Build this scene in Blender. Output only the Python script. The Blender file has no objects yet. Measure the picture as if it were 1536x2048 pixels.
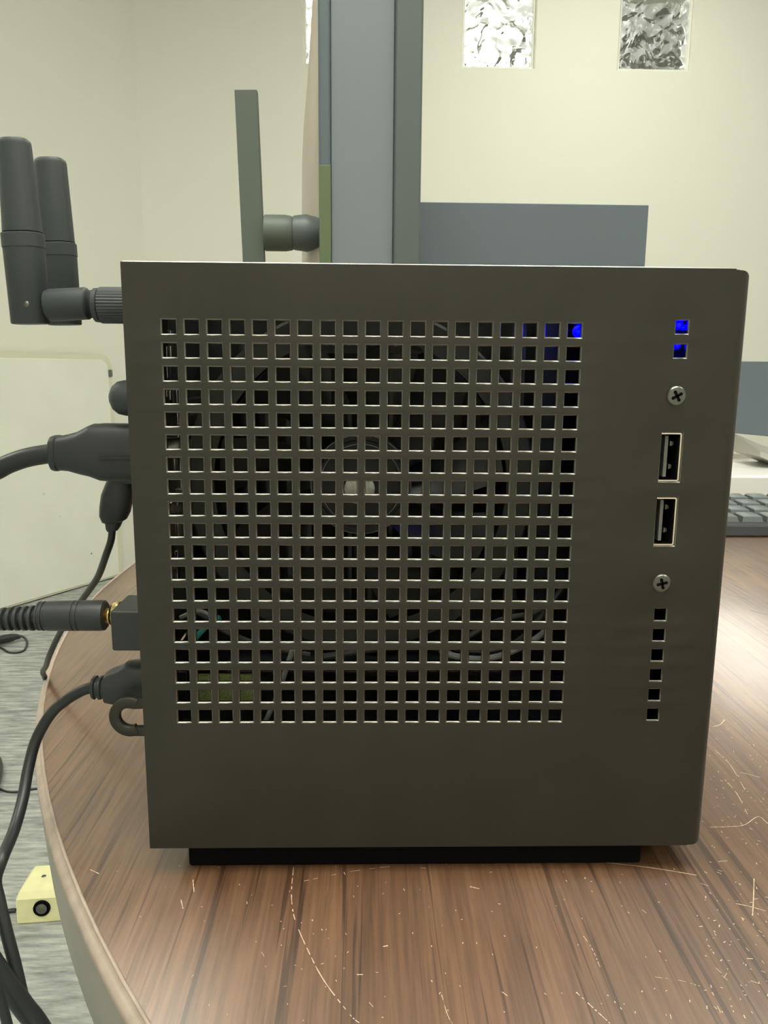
import bpy, bmesh, math, random
from mathutils import Vector, Matrix
random.seed(7)
PI = math.pi
S = bpy.context.scene
COL = S.collection

# ------------------------------------------------------------------ camera
FPX = 1560.0
CAM = Vector((0.05873, -0.19498, 0.13447))
CM = Matrix(((0.999714, -0.004116, -0.023556), (-0.022421, 0.181206, -0.983189), (0.008315, 0.983436, 0.181062)))
cd = bpy.data.cameras.new('camera'); cam = bpy.data.objects.new('camera', cd); COL.objects.link(cam)
cd.sensor_fit = 'VERTICAL'; cd.sensor_height = 36.0; cd.lens = 36.0 * FPX / 2048.0
cd.clip_start = 0.01; cd.clip_end = 50
M4 = CM.to_4x4(); M4.translation = CAM; cam.matrix_world = M4
S.camera = cam

# ------------------------------------------------------------------ world, exposure
w = bpy.data.worlds.new('world'); S.world = w; w.use_nodes = True
w.node_tree.nodes['Background'].inputs[0].default_value = (0.8, 0.86, 0.9, 1)
w.node_tree.nodes['Background'].inputs[1].default_value = 0.3
S.view_settings.view_transform = 'Standard'; S.view_settings.look = 'None'
S.view_settings.gamma = 1.0; S.view_settings.use_curve_mapping = False
S.view_settings.exposure = 0.44
LIGHT = 8.0          # radiance of the ceiling light diffusers


def ray(u, v):
    return CM @ Vector(((u - 768) / FPX, -(v - 1024) / FPX, -1.0))
def A(u, v, y):      # the point of the room at depth y seen at u, v in the photograph
    d = ray(u, v); return CAM + d * ((y - CAM.y) / d.y)
TZ = -0.0035          # height of the table top
def Z(u, v, z=-0.0035):  # the same on a horizontal plane
    d = ray(u, v); return CAM + d * ((z - CAM.z) / d.z)

# ------------------------------------------------------------------ materials
MATS = {}
def nt(name):
    m = bpy.data.materials.new(name); m.use_nodes = True
    return m, m.node_tree.nodes, m.node_tree.links, m.node_tree.nodes['Principled BSDF']
def mat(name, col, rough=0.5, metal=0.0, var=0.0, vscale=200, bump=0.0, bscale=800, spec=0.5, emit=None, estr=0, trans=0.0, bdist=0.0002):
    m, N, L, b = nt(name)
    b.inputs['Base Color'].default_value = (*col, 1)
    b.inputs['Roughness'].default_value = rough; b.inputs['Metallic'].default_value = metal
    b.inputs['Specular IOR Level'].default_value = spec
    tc = N.new('ShaderNodeTexCoord')
    if var:
        n = N.new('ShaderNodeTexNoise'); n.inputs['Scale'].default_value = vscale; n.inputs['Detail'].default_value = 5
        L.new(tc.outputs['Object'], n.inputs['Vector'])
        r = N.new('ShaderNodeValToRGB'); L.new(n.outputs['Fac'], r.inputs[0])
        r.color_ramp.elements[0].position = 0.3; r.color_ramp.elements[1].position = 0.7
        r.color_ramp.elements[0].color = (*[c * (1 - var) for c in col], 1)
        r.color_ramp.elements[1].color = (*[min(1, c * (1 + var)) for c in col], 1)
        L.new(r.outputs[0], b.inputs['Base Color'])
    if bump:
        n = N.new('ShaderNodeTexNoise'); n.inputs['Scale'].default_value = bscale; n.inputs['Detail'].default_value = 3
        L.new(tc.outputs['Object'], n.inputs['Vector'])
        bp = N.new('ShaderNodeBump'); bp.inputs['Strength'].default_value = bump; bp.inputs['Distance'].default_value = bdist
        L.new(n.outputs['Fac'], bp.inputs['Height']); L.new(bp.outputs[0], b.inputs['Normal'])
    if emit:
        b.inputs['Emission Color'].default_value = (*emit, 1); b.inputs['Emission Strength'].default_value = estr
    if trans: b.inputs['Transmission Weight'].default_value = trans
    MATS[name] = m
    return m

mat('powder_coat', (0.056, 0.053, 0.045), 0.40, metal=0.6, var=0.05, vscale=60, bump=0.5, bscale=5000, bdist=0.00002)
mat('cut_edge', (0.22, 0.21, 0.19), 0.26, metal=1.0)
mat('black_plastic', (0.032, 0.037, 0.038), 0.42, bump=0.3, bscale=3000, bdist=0.00004)
mat('antenna_plastic', (0.048, 0.058, 0.063), 0.48, bump=0.4, bscale=4000, bdist=0.00005)
mat('cord_rubber', (0.022, 0.025, 0.027), 0.38)
mat('dark_board', (0.028, 0.032, 0.032), 0.35, var=0.4, vscale=300)
mat('fan_black', (0.020, 0.021, 0.021), 0.30)
mat('fan_ring_plastic', (0.045, 0.047, 0.043), 0.38)
mat('heatsink_metal', (0.10, 0.10, 0.10), 0.4, metal=0.8)
mat('pale_cap', (0.75, 0.74, 0.62), 0.5, var=0.15, vscale=900)
mat('steel', (0.72, 0.70, 0.66), 0.22, metal=1.0)
mat('screw_metal', (0.20, 0.20, 0.18), 0.32, metal=1.0)
mat('warm_steel', (0.95, 0.84, 0.70), 0.2, metal=1.0)
mat('gold', (0.85, 0.62, 0.28), 0.22, metal=1.0)
mat('usb_tongue', (0.16, 0.16, 0.15), 0.5)
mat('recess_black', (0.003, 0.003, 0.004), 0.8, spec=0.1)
mat('green_board', (0.30, 0.36, 0.12), 0.5, var=0.4, vscale=1500)
mat('grey_wire', (0.32, 0.34, 0.32), 0.4)
mat('dark_wire', (0.07, 0.07, 0.065), 0.4)
mat('teal_wire', (0.05, 0.45, 0.45), 0.4)
mat('blue_led', (0.0, 0.0, 0.8), 0.4, emit=(0.0, 0.0, 1.0), estr=14)
mat('slate_shell', (0.115, 0.145, 0.17), 0.42)
mat('slate_inset', (0.215, 0.245, 0.275), 0.4)
mat('slate_dark', (0.105, 0.130, 0.128), 0.42)
mat('green_trim', (0.125, 0.17, 0.085), 0.5)
mat('panel_grey', (0.135, 0.165, 0.195), 0.38)
mat('beige_shell', (0.52, 0.47, 0.40), 0.45)
mat('flat_antenna', (0.105, 0.130, 0.108), 0.5)
mat('silver', (0.62, 0.60, 0.55), 0.38, metal=0.6)
mat('white_plastic', (0.85, 0.85, 0.82), 0.3)
mat('key_slate', (0.15, 0.17, 0.175), 0.45)
mat('key_tray', (0.03, 0.032, 0.034), 0.4)
mat('table_side', (0.36, 0.35, 0.31), 0.5, var=0.06, vscale=30)
mat('table_rim', (0.42, 0.34, 0.28), 0.4, var=0.12, vscale=200)
mat('scratch_pale', (0.62, 0.47, 0.34), 0.6)
mat('board_white', (0.86, 0.87, 0.78), 0.45, var=0.03, vscale=6)
mat('board_trim', (0.74, 0.73, 0.58), 0.45)
mat('yellow_box', (0.84, 0.82, 0.47), 0.45, var=0.06, vscale=40)
mat('wall_paint', (0.82, 0.82, 0.74), 0.65, bump=0.15, bscale=120, bdist=0.001)
mat('ceiling_tile', (0.80, 0.80, 0.76), 0.8, bump=0.4, bscale=150, bdist=0.002)
mat('sill_white', (0.9, 0.9, 0.82), 0.4)
mat('diffuser', (0.9, 0.9, 0.9), 0.5, emit=(1.0, 0.985, 0.86), estr=LIGHT)
mat('window_glow', (0.9, 0.9, 0.9), 0.5, emit=(1.0, 1.0, 0.97), estr=4.5)
mat('corridor_paint', (0.30, 0.30, 0.28), 0.7)

def wood():
    m, N, L, b = nt('walnut_laminate')
    tc = N.new('ShaderNodeTexCoord')
    def stretch(sx, sy, detail, dist=0.0):
        mp = N.new('ShaderNodeMapping'); mp.inputs['Scale'].default_value = (sx, sy, 1)
        mp.inputs['Rotation'].default_value = (0, 0, 0.03)
        L.new(tc.outputs['Object'], mp.inputs[0])
        n = N.new('ShaderNodeTexNoise'); n.inputs['Scale'].default_value = 1; n.inputs['Detail'].default_value = detail
        n.inputs['Distortion'].default_value = dist; n.inputs['Roughness'].default_value = 0.6
        L.new(mp.outputs[0], n.inputs['Vector']); return n
    a = stretch(110, 7, 6, 0.3); c = stretch(700, 26, 4); d = stretch(520, 7, 2, 0.5); e = stretch(16, 8, 4)
    def ramp(n, p0, c0, p1, c1):
        r = N.new('ShaderNodeValToRGB'); r.color_ramp.elements[0].position = p0; r.color_ramp.elements[1].position = p1
        r.color_ramp.elements[0].color = (*c0, 1); r.color_ramp.elements[1].color = (*c1, 1)
        L.new(n.outputs['Fac'], r.inputs[0]); return r
    r1 = ramp(a, 0.25, (0.098, 0.045, 0.021), 0.75, (0.20, 0.103, 0.053))
    r2 = ramp(c, 0.3, (0.62, 0.58, 0.55), 0.60, (1.08, 1.08, 1.08))
    r3 = ramp(d, 0.36, (0.42, 0.37, 0.34), 0.42, (1, 1, 1))
    r4 = ramp(e, 0.35, (0.80, 0.82, 0.84), 0.65, (1.12, 1.08, 1.02))
    cur = r1.outputs[0]
    for r in (r2, r3, r4):
        mx = N.new('ShaderNodeMix'); mx.data_type = 'RGBA'; mx.blend_type = 'MULTIPLY'; mx.inputs[0].default_value = 1.0
        L.new(cur, mx.inputs[6]); L.new(r.outputs[0], mx.inputs[7]); cur = mx.outputs[2]
    L.new(cur, b.inputs['Base Color'])
    n = N.new('ShaderNodeTexNoise'); n.inputs['Scale'].default_value = 25; n.inputs['Detail'].default_value = 5
    L.new(tc.outputs['Object'], n.inputs['Vector'])
    mr = N.new('ShaderNodeMapRange'); mr.inputs[3].default_value = 0.30; mr.inputs[4].default_value = 0.44
    L.new(n.outputs['Fac'], mr.inputs[0]); L.new(mr.outputs[0], b.inputs['Roughness'])
    bp = N.new('ShaderNodeBump'); bp.inputs['Strength'].default_value = 0.35; bp.inputs['Distance'].default_value = 0.0001
    L.new(c.outputs['Fac'], bp.inputs['Height']); L.new(bp.outputs[0], b.inputs['Normal'])
    b.inputs['Specular IOR Level'].default_value = 0.8
    b.inputs['Coat Weight'].default_value = 0.6; b.inputs['Coat Roughness'].default_value = 0.22; b.inputs['Coat IOR'].default_value = 1.6
    MATS['wood'] = m
wood()
def carpet():
    m, N, L, b = nt('grey_carpet')
    tc = N.new('ShaderNodeTexCoord'); mp = N.new('ShaderNodeMapping'); mp.inputs['Scale'].default_value = (14, 90, 1)
    mp.inputs['Rotation'].default_value = (0, 0, -0.08)
    L.new(tc.outputs['Object'], mp.inputs[0])
    n = N.new('ShaderNodeTexNoise'); n.inputs['Scale'].default_value = 1; n.inputs['Detail'].default_value = 8; n.inputs['Roughness'].default_value = 0.65
    L.new(mp.outputs[0], n.inputs['Vector'])
    r = N.new('ShaderNodeValToRGB'); L.new(n.outputs['Fac'], r.inputs[0])
    r.color_ramp.elements[0].position = 0.34; r.color_ramp.elements[0].color = (0.20, 0.215, 0.21, 1)
    r.color_ramp.elements[1].position = 0.64; r.color_ramp.elements[1].color = (0.50, 0.52, 0.49, 1)
    L.new(r.outputs[0], b.inputs['Base Color']); b.inputs['Roughness'].default_value = 0.95
    bp = N.new('ShaderNodeBump'); bp.inputs['Strength'].default_value = 0.6; bp.inputs['Distance'].default_value = 0.004
    L.new(n.outputs['Fac'], bp.inputs['Height']); L.new(bp.outputs[0], b.inputs['Normal'])
    MATS['carpet'] = m
carpet()
def block_glass():
    m, N, L, b = nt('wavy_glass')
    b.inputs['Base Color'].default_value = (0.93, 0.96, 0.92, 1)
    b.inputs['Transmission Weight'].default_value = 1.0; b.inputs['Roughness'].default_value = 0.03; b.inputs['IOR'].default_value = 1.45
    tc = N.new('ShaderNodeTexCoord')
    n = N.new('ShaderNodeTexNoise'); n.inputs['Scale'].default_value = 11; n.inputs['Detail'].default_value = 0.8; n.inputs['Distortion'].default_value = 1.5
    L.new(tc.outputs['Object'], n.inputs['Vector'])
    bp = N.new('ShaderNodeBump'); bp.inputs['Strength'].default_value = 1.0; bp.inputs['Distance'].default_value = 0.03
    L.new(n.outputs['Fac'], bp.inputs['Height']); L.new(bp.outputs[0], b.inputs['Normal'])
    MATS['wavy_glass'] = m
block_glass()

# ------------------------------------------------------------------ mesh helpers
class MB:
    def __init__(s): s.bm = bmesh.new()
    def quad(s, pts, mi=0):
        f = s.bm.faces.new([s.bm.verts.new(p) for p in pts]); f.material_index = mi; return f
    def box(s, a, b, mi=0, mtx=None):
        x0, y0, z0 = a; x1, y1, z1 = b
        P = [Vector(p) for p in ((x0,y0,z0),(x1,y0,z0),(x1,y1,z0),(x0,y1,z0),(x0,y0,z1),(x1,y0,z1),(x1,y1,z1),(x0,y1,z1))]
        if mtx: P = [mtx @ p for p in P]
        v = [s.bm.verts.new(p) for p in P]
        for q in ((0,3,2,1),(4,5,6,7),(0,1,5,4),(1,2,6,5),(2,3,7,6),(3,0,4,7)):
            s.bm.faces.new([v[i] for i in q]).material_index = mi
        return s
    def prism(s, poly, d, org=(0,0,0), U=(1,0,0), V=(0,0,1), W=(0,1,0), mi=0):
        """polygon in the U, V plane pushed a distance d along W"""
        o = Vector(org); U = Vector(U); V = Vector(V); W = Vector(W)
        a = [s.bm.verts.new(o + U*p[0] + V*p[1]) for p in poly]
        b = [s.bm.verts.new(o + U*p[0] + V*p[1] + W*d) for p in poly]
        n = len(poly)
        s.bm.faces.new(a).material_index = mi; s.bm.faces.new(b[::-1]).material_index = mi
        for i in range(n): s.bm.faces.new((a[i], b[i], b[(i+1)%n], a[(i+1)%n])).material_index = mi
        return s
    def loft(s, rings, cap=True, closed=False, mi=0):
        R = [[s.bm.verts.new(p) for p in r] for r in rings]
        n = len(R[0]); m = len(R)
        for i in range(m if closed else m-1):
            p, q = R[i], R[(i+1) % m]
            for k in range(n): s.bm.faces.new((p[k], p[(k+1)%n], q[(k+1)%n], q[k])).material_index = mi
        if cap and not closed:
            s.bm.faces.new(R[0][::-1]).material_index = mi; s.bm.faces.new(R[-1]).material_index = mi
        return s
    def lathe(s, prof, org, axis, seg=32, mi=0):
        """prof: (distance along axis, radius)"""
        ax = Vector(axis).normalized(); o = Vector(org)
        u = ax.orthogonal().normalized(); v = ax.cross(u)
        rings = [[o + ax*h + (u*math.cos(2*PI*k/seg) + v*math.sin(2*PI*k/seg))*max(r, 1e-6) for k in range(seg)] for h, r in prof]
        return s.loft(rings, mi=mi)
    def tube(s, pts, rad, seg=14, sub=8, mi=0, flat=1.0):
        P = [Vector(p) for p in pts]
        if sub > 1 and len(P) > 2:
            Q = []; E = [P[0]*2-P[1]] + P + [P[-1]*2-P[-2]]
            for i in range(1, len(E)-2):
                for k in range(sub):
                    t = k/sub; a, b, c, d = E[i-1], E[i], E[i+1], E[i+2]
                    Q.append(0.5*((2*b)+(c-a)*t+(2*a-5*b+4*c-d)*t*t+(3*b-a-3*c+d)*t**3))
            Q.append(P[-1]); P = Q
        n = len(P); rr = rad if callable(rad) else (lambda t: rad)
        T = [(P[min(i+1, n-1)]-P[max(i-1, 0)]).normalized() for i in range(n)]
        u = T[0].orthogonal().normalized(); rings = []
        for i in range(n):
            u = (u - T[i]*u.dot(T[i])).normalized(); v = T[i].cross(u); r = rr(i/(n-1))
            rings.append([P[i] + (u*math.cos(2*PI*k/seg) + v*math.sin(2*PI*k/seg)*flat)*r for k in range(seg)])
        return s.loft(rings, mi=mi)
    def build(s, name, m, parent=None, bevel=0, smooth=True, seg=2, angle=35):
        bmesh.ops.recalc_face_normals(s.bm, faces=s.bm.faces)
        me = bpy.data.meshes.new(name); s.bm.to_mesh(me); s.bm.free()
        for k in (m if isinstance(m, (list, tuple)) else [m]): me.materials.append(MATS[k])
        o = bpy.data.objects.new(name, me); COL.objects.link(o)
        if parent is not None: o.parent = parent
        if smooth:
            for p in me.polygons: p.use_smooth = True
            try: me.set_sharp_from_angle(angle=math.radians(angle))
            except Exception: pass
        if bevel:
            md = o.modifiers.new('bevel', 'BEVEL'); md.width = bevel; md.segments = seg; md.limit_method = 'ANGLE'; md.angle_limit = math.radians(40)
            md.harden_normals = True
        return o
def tag(o, label=None, cat=None, group=None, kind=None):
    if label: o['label'] = label
    if cat: o['category'] = cat
    if group: o['group'] = group
    if kind: o['kind'] = kind
    return o
def empty(name, loc=(0, 0, 0)):
    o = bpy.data.objects.new(name, None); COL.objects.link(o); o.empty_display_size = 0.05
    o.location = loc; return o
def rehome(root, loc):
    """put the empty at the base of its thing while its meshes stay where they are"""
    root.location = loc; inv = Matrix.Translation(-Vector(loc))
    for c in root.children: c.matrix_parent_inverse = inv.copy()
def rbox(a, b, r=0.001): return MB().box(a, b)
def rrect(x0, z0, x1, z1, r, n=6):
    out = []
    for cx, cz, a0 in ((x1-r, z1-r, 0), (x0+r, z1-r, 90), (x0+r, z0+r, 180), (x1-r, z0+r, 270)):
        for k in range(n+1):
            a = math.radians(a0 + 90*k/n); out.append((cx + r*math.cos(a), cz + r*math.sin(a)))
    return out

def sheet(mb, xs, zs, y0, y1, solid, ch=0.0, flip=False, mi_in=1):
    """sheet of cells in the x, z plane; solid(i, j) says where metal stands; hole rims get a rounded entrance ch"""
    nx, nz = len(xs)-1, len(zs)-1
    bm = mb.bm; C = {}
    def V(x, y, z):
        k = (round(x*1e6), round(y*1e6), round(z*1e6))
        if k not in C: C[k] = bm.verts.new((x, y, z))
        return C[k]
    for i in range(nx):
        for j in range(nz):
            a, b, c, d = xs[i], xs[i+1], zs[j], zs[j+1]
            if solid(i, j):
                bm.faces.new((V(a,y0,c), V(b,y0,c), V(b,y0,d), V(a,y0,d)))
                bm.faces.new((V(a,y1,c), V(a,y1,d), V(b,y1,d), V(b,y1,c)))
                for ii, jj, p, q in ((i-1,j,(a,c),(a,d)), (i+1,j,(b,d),(b,c)), (i,j-1,(b,c),(a,c)), (i,j+1,(a,d),(b,d))):
                    if ii < 0 or jj < 0 or ii >= nx or jj >= nz:
                        bm.faces.new((V(p[0],y0,p[1]), V(q[0],y0,q[1]), V(q[0],y1,q[1]), V(p[0],y1,p[1])))
            else:
                if ch:
                    prof = [(0, 0), (ch*0.04, ch*0.10), (ch*0.90, ch*0.96), (ch, ch)]
                else: prof = [(0, 0)]
                rings = [[(a+o, y0+dy, c+o), (b-o, y0+dy, c+o), (b-o, y0+dy, d-o), (a+o, y0+dy, d-o)] for dy, o in [(t[0], t[1]) for t in prof]]
                rings.append([(x, y1, z) for x, _, z in rings[-1]])
                R = [[V(*p) for p in rings[0]]] + [[bm.verts.new(p) for p in r] for r in rings[1:]]
                for k in range(len(R)-1):
                    for e in range(4):
                        f = bm.faces.new((R[k][e], R[k][(e+1)%4], R[k+1][(e+1)%4], R[k+1][e]))
                        f.material_index = mi_in if (k >= 1) else 0
                o = [V(a,y1,c), V(b,y1,c), V(b,y1,d), V(a,y1,d)]
                if ch:
                    for e in range(4): bm.faces.new((R[-1][e], R[-1][(e+1)%4], o[(e+1)%4], o[e]))
    return mb

# ================================================================== SETTING
FZ = -0.74; CZ = 2.0; YB = 3.30
floor = tag(MB().box((-5.2, -3.0, FZ-0.1), (3.4, 3.42, FZ)).build('floor', 'carpet'), kind='structure')
ceil = tag(MB().box((-5.2, -3.0, CZ), (3.4, 5.2, CZ+0.1)).build('ceiling', 'ceiling_tile'), kind='structure')
# back wall with three glass blocks
BW = 0.31; BZ0 = 1.357
bx = [-0.2084, 0.443, 1.093]
xs = [-1.05]
for b in bx: xs += [b, b+BW]
xs += [3.3]
zs = [FZ, BZ0, BZ0+BW, CZ]
mb = MB(); sheet(mb, xs, zs, YB, YB+0.12, lambda i, j: not (j == 1 and i in (1, 3, 5)), 0.006, mi_in=0)
wall_back = tag(mb.build('wall_back', 'wall_paint', smooth=False), kind='structure')
for k, b in enumerate(bx):
    fr = MB()
    sheet(fr, [b+0.001, b+0.012, b+BW-0.012, b+BW-0.001], [BZ0+0.001, BZ0+0.012, BZ0+BW-0.012, BZ0+BW-0.001], YB+0.015, YB+0.11, lambda i, j: not (i == 1 and j == 1), 0.003, mi_in=0)
    win = tag(fr.build('window_%d' % (k+1), 'sill_white', smooth=False), kind='structure')
    g = MB(); n = 14
    x0, x1, z0, z1 = b+0.0125, b+BW-0.0125, BZ0+0.0125, BZ0+BW-0.0125
    g.prism(rrect(x0, z0, x1, z1, 0.012), 0.07, org=(0, YB+0.03, 0))
    g.build('glass_block', 'wavy_glass', win, bevel=0.004)
# left wall runs at a slant from the corner
CX = -0.888; d = Vector((-0.5, -0.866, 0)); nrm = Vector((0.866, -0.5, 0))
def slant(t, off, z): p = Vector((CX, YB, 0)) + d*t + nrm*off; return Vector((p.x, p.y, z))
def slantbox(mb, t0, t1, o0, o1, z0, z1, mi=0):
    P = [slant(t, o, z) for z in (z0, z1) for t, o in ((t0, o0), (t1, o0), (t1, o1), (t0, o1))]
    v = [mb.bm.verts.new(p) for p in P]
    for q in ((0,3,2,1),(4,5,6,7),(0,1,5,4),(1,2,6,5),(2,3,7,6),(3,0,4,7)): mb.bm.faces.new([v[i] for i in q]).material_index = mi
mb = MB(); slantbox(mb, 0.0, 7.2, -0.12, 0.0, FZ, CZ); tag(mb.build('wall_left', 'wall_paint'), kind='structure')
tag(MB().box((3.3, -3.0, FZ), (3.4, 3.42, CZ)).build('wall_right', 'wall_paint'), kind='structure')
tag(MB().box((-5.2, -3.0, FZ), (3.3, -2.9, CZ)).build('wall_front', 'wall_paint'), kind='structure')
mb = MB(); slantbox(mb, 1.2, 6.8, 0.0, 0.012, FZ, FZ+0.1); tag(mb.build('baseboard_left', 'board_trim'), kind='structure')
# corridor behind the glass blocks
tag(MB().box((-2.2, 5.1, FZ), (3.4, 5.2, CZ)).build('wall_corridor', 'corridor_paint'), kind='structure')
tag(MB().box((-2.3, 3.42, FZ), (-2.2, 5.2, CZ)).build('wall_corridor_side', 'corridor_paint'), kind='structure')
tag(MB().box((3.3, 3.42, FZ), (3.4, 5.1, CZ)).build('wall_corridor_end', 'corridor_paint'), kind='structure')
tag(MB().box((-2.2, 3.42, FZ-0.1), (3.4, 5.2, FZ)).build('floor_corridor', 'corridor_paint'), kind='structure')
tag(MB().box((-1.6, 5.07, 1.02), (1.12, 5.1, 1.97)).build('window_4', 'window_glow'), kind='structure')  # unseen glowing panel, added to brighten the glass blocks from behind

# ceiling lights (above the frame)
def light(x, y, label, sx=0.6, sy=1.2):
    r = empty('ceiling_light')
    tag(r, label, 'ceiling light', 'ceiling light panels')
    mb = MB()
    for a, b in (((x-sx/2, y-sy/2), (x-sx/2+0.02, y+sy/2)), ((x+sx/2-0.02, y-sy/2), (x+sx/2, y+sy/2)), ((x-sx/2, y-sy/2), (x+sx/2, y-sy/2+0.02)), ((x-sx/2, y+sy/2-0.02), (x+sx/2, y+sy/2))):
        mb.box((*a, CZ-0.02), (*b, CZ))
    mb.build('frame', 'white_plastic', r)
    MB().box((x-sx/2+0.02, y-sy/2+0.02, CZ-0.012), (x+sx/2-0.02, y+sy/2-0.02, CZ-0.004)).build('diffuser', 'diffuser', r)
    rehome(r, (x, y, CZ))
    return r
light(1.0, 2.1, 'ceiling light panel nearest the glass blocks')
light(-0.25, -0.35, 'left of the two ceiling light panels above the brown table')
light(0.52, -0.35, 'right of the two ceiling light panels above the brown table')
light(-2.0, 0.6, 'ceiling light panel over the grey carpet beside the slanted wall')
light(2.0, -0.6, 'ceiling light panel near the right wall')
light(0.0, -2.1, 'ceiling light panel behind the camera')

# ================================================================== ROUND TABLE
TC = Vector((0.4727, 0.3029, 0)); TR = 0.5798; FAR = 1.5      # the far half is stretched to an oval
table = empty('round_table')
tag(table, 'brown walnut laminate table with a curved grey edge, carrying the black computer', 'table')
def ring_prof(prof, seg=160):
    mb = MB(); rings = []
    for k in range(seg):
        a = 2*PI*k/seg
        rings.append([Vector((TC.x + r*math.cos(a), TC.y + r*math.sin(a)*(FAR if math.sin(a) > 0 else 1), z + TZ)) for r, z in prof])
    mb.loft(rings, closed=True); return mb
mb = MB()
rings = []
for rr_, z in ((TR-0.004, -0.028), (TR-0.0006, -0.0012), (TR-0.0003, -0.0002), (TR-0.0005, 0)):
    rings.append([Vector((TC.x + rr_*math.cos(2*PI*k/200), TC.y + rr_*math.sin(2*PI*k/200)*(FAR if k < 100 else 1), z + TZ)) for k in range(200)])
mb.loft(rings)
top = mb.build('table_top', 'wood', table, angle=60)
ring_prof([(TR-0.001, -0.004), (TR-0.0006, 0.0001), (TR-0.0002, 0.0004), (TR+0.0003, 0.0003), (TR+0.0005, -0.0006), (TR+0.0012, -0.0012), (TR+0.0022, -0.0020), (TR+0.0026, -0.0034), (TR+0.0022, -0.0050), (TR-0.001, -0.0056)], 200).build('edge_rim', 'table_rim', table, angle=60)
ring_prof([(TR-0.003, -0.0045), (TR+0.0018, -0.0050), (TR+0.0016, -0.018), (TR+0.0004, -0.033), (TR-0.0004, -0.035), (TR-0.003, -0.035)], 200).build('edge_band', 'table_side', table, angle=50)
MB().lathe([(-0.70, 0.045), (-0.06, 0.045), (-0.028, 0.12)], TC, (0, 0, 1), seg=32).build('column', 'table_side', table)
MB().lathe([(-0.74, 0.30), (-0.725, 0.30), (-0.70, 0.05)], TC, (0, 0, 1), seg=48).build('base', 'table_side', table)
def ribbon(pts, w, gaps=False):
    P = [Vector(p) for p in pts]; Q = []
    E = [P[0]*2-P[1]] + P + [P[-1]*2-P[-2]]
    for i in range(1, len(E)-2):
        for k in range(10):
            t = k/10; a, b, c, dd = E[i-1], E[i], E[i+1], E[i+2]
            Q.append(0.5*((2*b)+(c-a)*t+(2*a-5*b+4*c-dd)*t*t+(3*b-a-3*c+dd)*t**3))
    Q.append(P[-1]); mb = MB(); z = TZ + 0.00012
    for i in range(len(Q)-1):
        if gaps and random.random() < 0.3: continue
        a, b = Q[i], Q[i+1]; t = (b-a); t.z = 0; t.normalize(); s = Vector((-t.y, t.x, 0))*w*(0.5+0.5*random.random())*0.5
        mb.box((0,0,0),(0,0,0)) if False else mb.quad([(a.x-s.x, a.y-s.y, z), (b.x-s.x, b.y-s.y, z), (b.x+s.x, b.y+s.y, z), (a.x+s.x, a.y+s.y, z)])
    return mb
SCR = [([(587,1735),(583,1790),(590,1840),(620,1910),(650,1965),(700,2030),(720,2048)], 0.00028, True),
       ([(1178,1722),(1300,1736),(1393,1751)], 0.00026, False),
       ([(608,1763),(700,1744),(800,1731)], 0.0002, True),
       ([(1420,1655),(1463,1654),(1490,1650),(1516,1634),(1536,1648)], 0.0003, False),
       ([(1508,1758),(1507,1795),(1505,1832)], 0.0003, False), ([(1472,1808),(1500,1814),(1532,1823)], 0.0003, False),
       ([(1453,1187),(1478,1193),(1502,1200)], 0.0007, False), ([(1500,1220),(1520,1226),(1540,1229)], 0.0007, False),
       ([(1426,1454),(1440,1450),(1450,1440)], 0.0005, False), ([(1152,1985),(1190,2020),(1220,2048)], 0.0003, True),
       ([(1165,1870),(1185,1900),(1200,1935)], 0.0002, True), ([(1310,1955),(1360,1962),(1400,1973)], 0.0002, True),
       ([(885,1722),(900,1735)], 0.0002, True), ([(880,1980),(895,2030),(905,2048)], 0.0002, True),
       ([(1430,1500),(1460,1530),(1490,1580)], 0.0003, True), ([(1450,1560),(1475,1590),(1500,1640)], 0.0003, True),
       ([(1480,1545),(1520,1555)], 0.0003, False), ([(940,1774),(958,1778)], 0.0004, False),
       ([(766,1894),(776,1892)], 0.0004, False), ([(714,1950),(726,1950)], 0.0004, False), ([(386,1760),(388,1785)], 0.0003, False),
       ([(362,1800),(366,1818)], 0.0003, False), ([(180,1740),(198,1748)], 0.0003, False)]
for pts, wd, gp in SCR:
    ribbon([Z(u, v) for u, v in pts], wd, gp).build('scratch', 'scratch_pale', table, smooth=False)
mb = MB()
for k in range(330):
    if k < 190: u, v = random.uniform(1400, 1536), random.uniform(1380, 2040)
    else: u, v = random.uniform(180, 1500), random.uniform(1730, 2045)
    p = Z(u, v)
    if (p - TC).length > 0.570: continue
    a = random.uniform(0, PI) if random.random() < .5 else random.gauss(1.9, .3)
    l = random.uniform(0.00010, 0.0005 if k < 190 else 0.00035) * (1 if random.random() < .85 else 2.4); wd = random.uniform(0.00005, 0.00012)
    c, s = math.cos(a), math.sin(a); q = []
    for dx, dy in ((-l, -wd), (l, -wd), (l, wd), (-l, wd)): q.append((p.x + dx*c - dy*s, p.y + dx*s + dy*c, TZ + 0.0001))
    mb.quad(q)
o = mb.build('scratch_specks', 'scratch_pale', table, smooth=False); o['kind'] = 'stuff'
rehome(table, (TC.x, TC.y, FZ))

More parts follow.
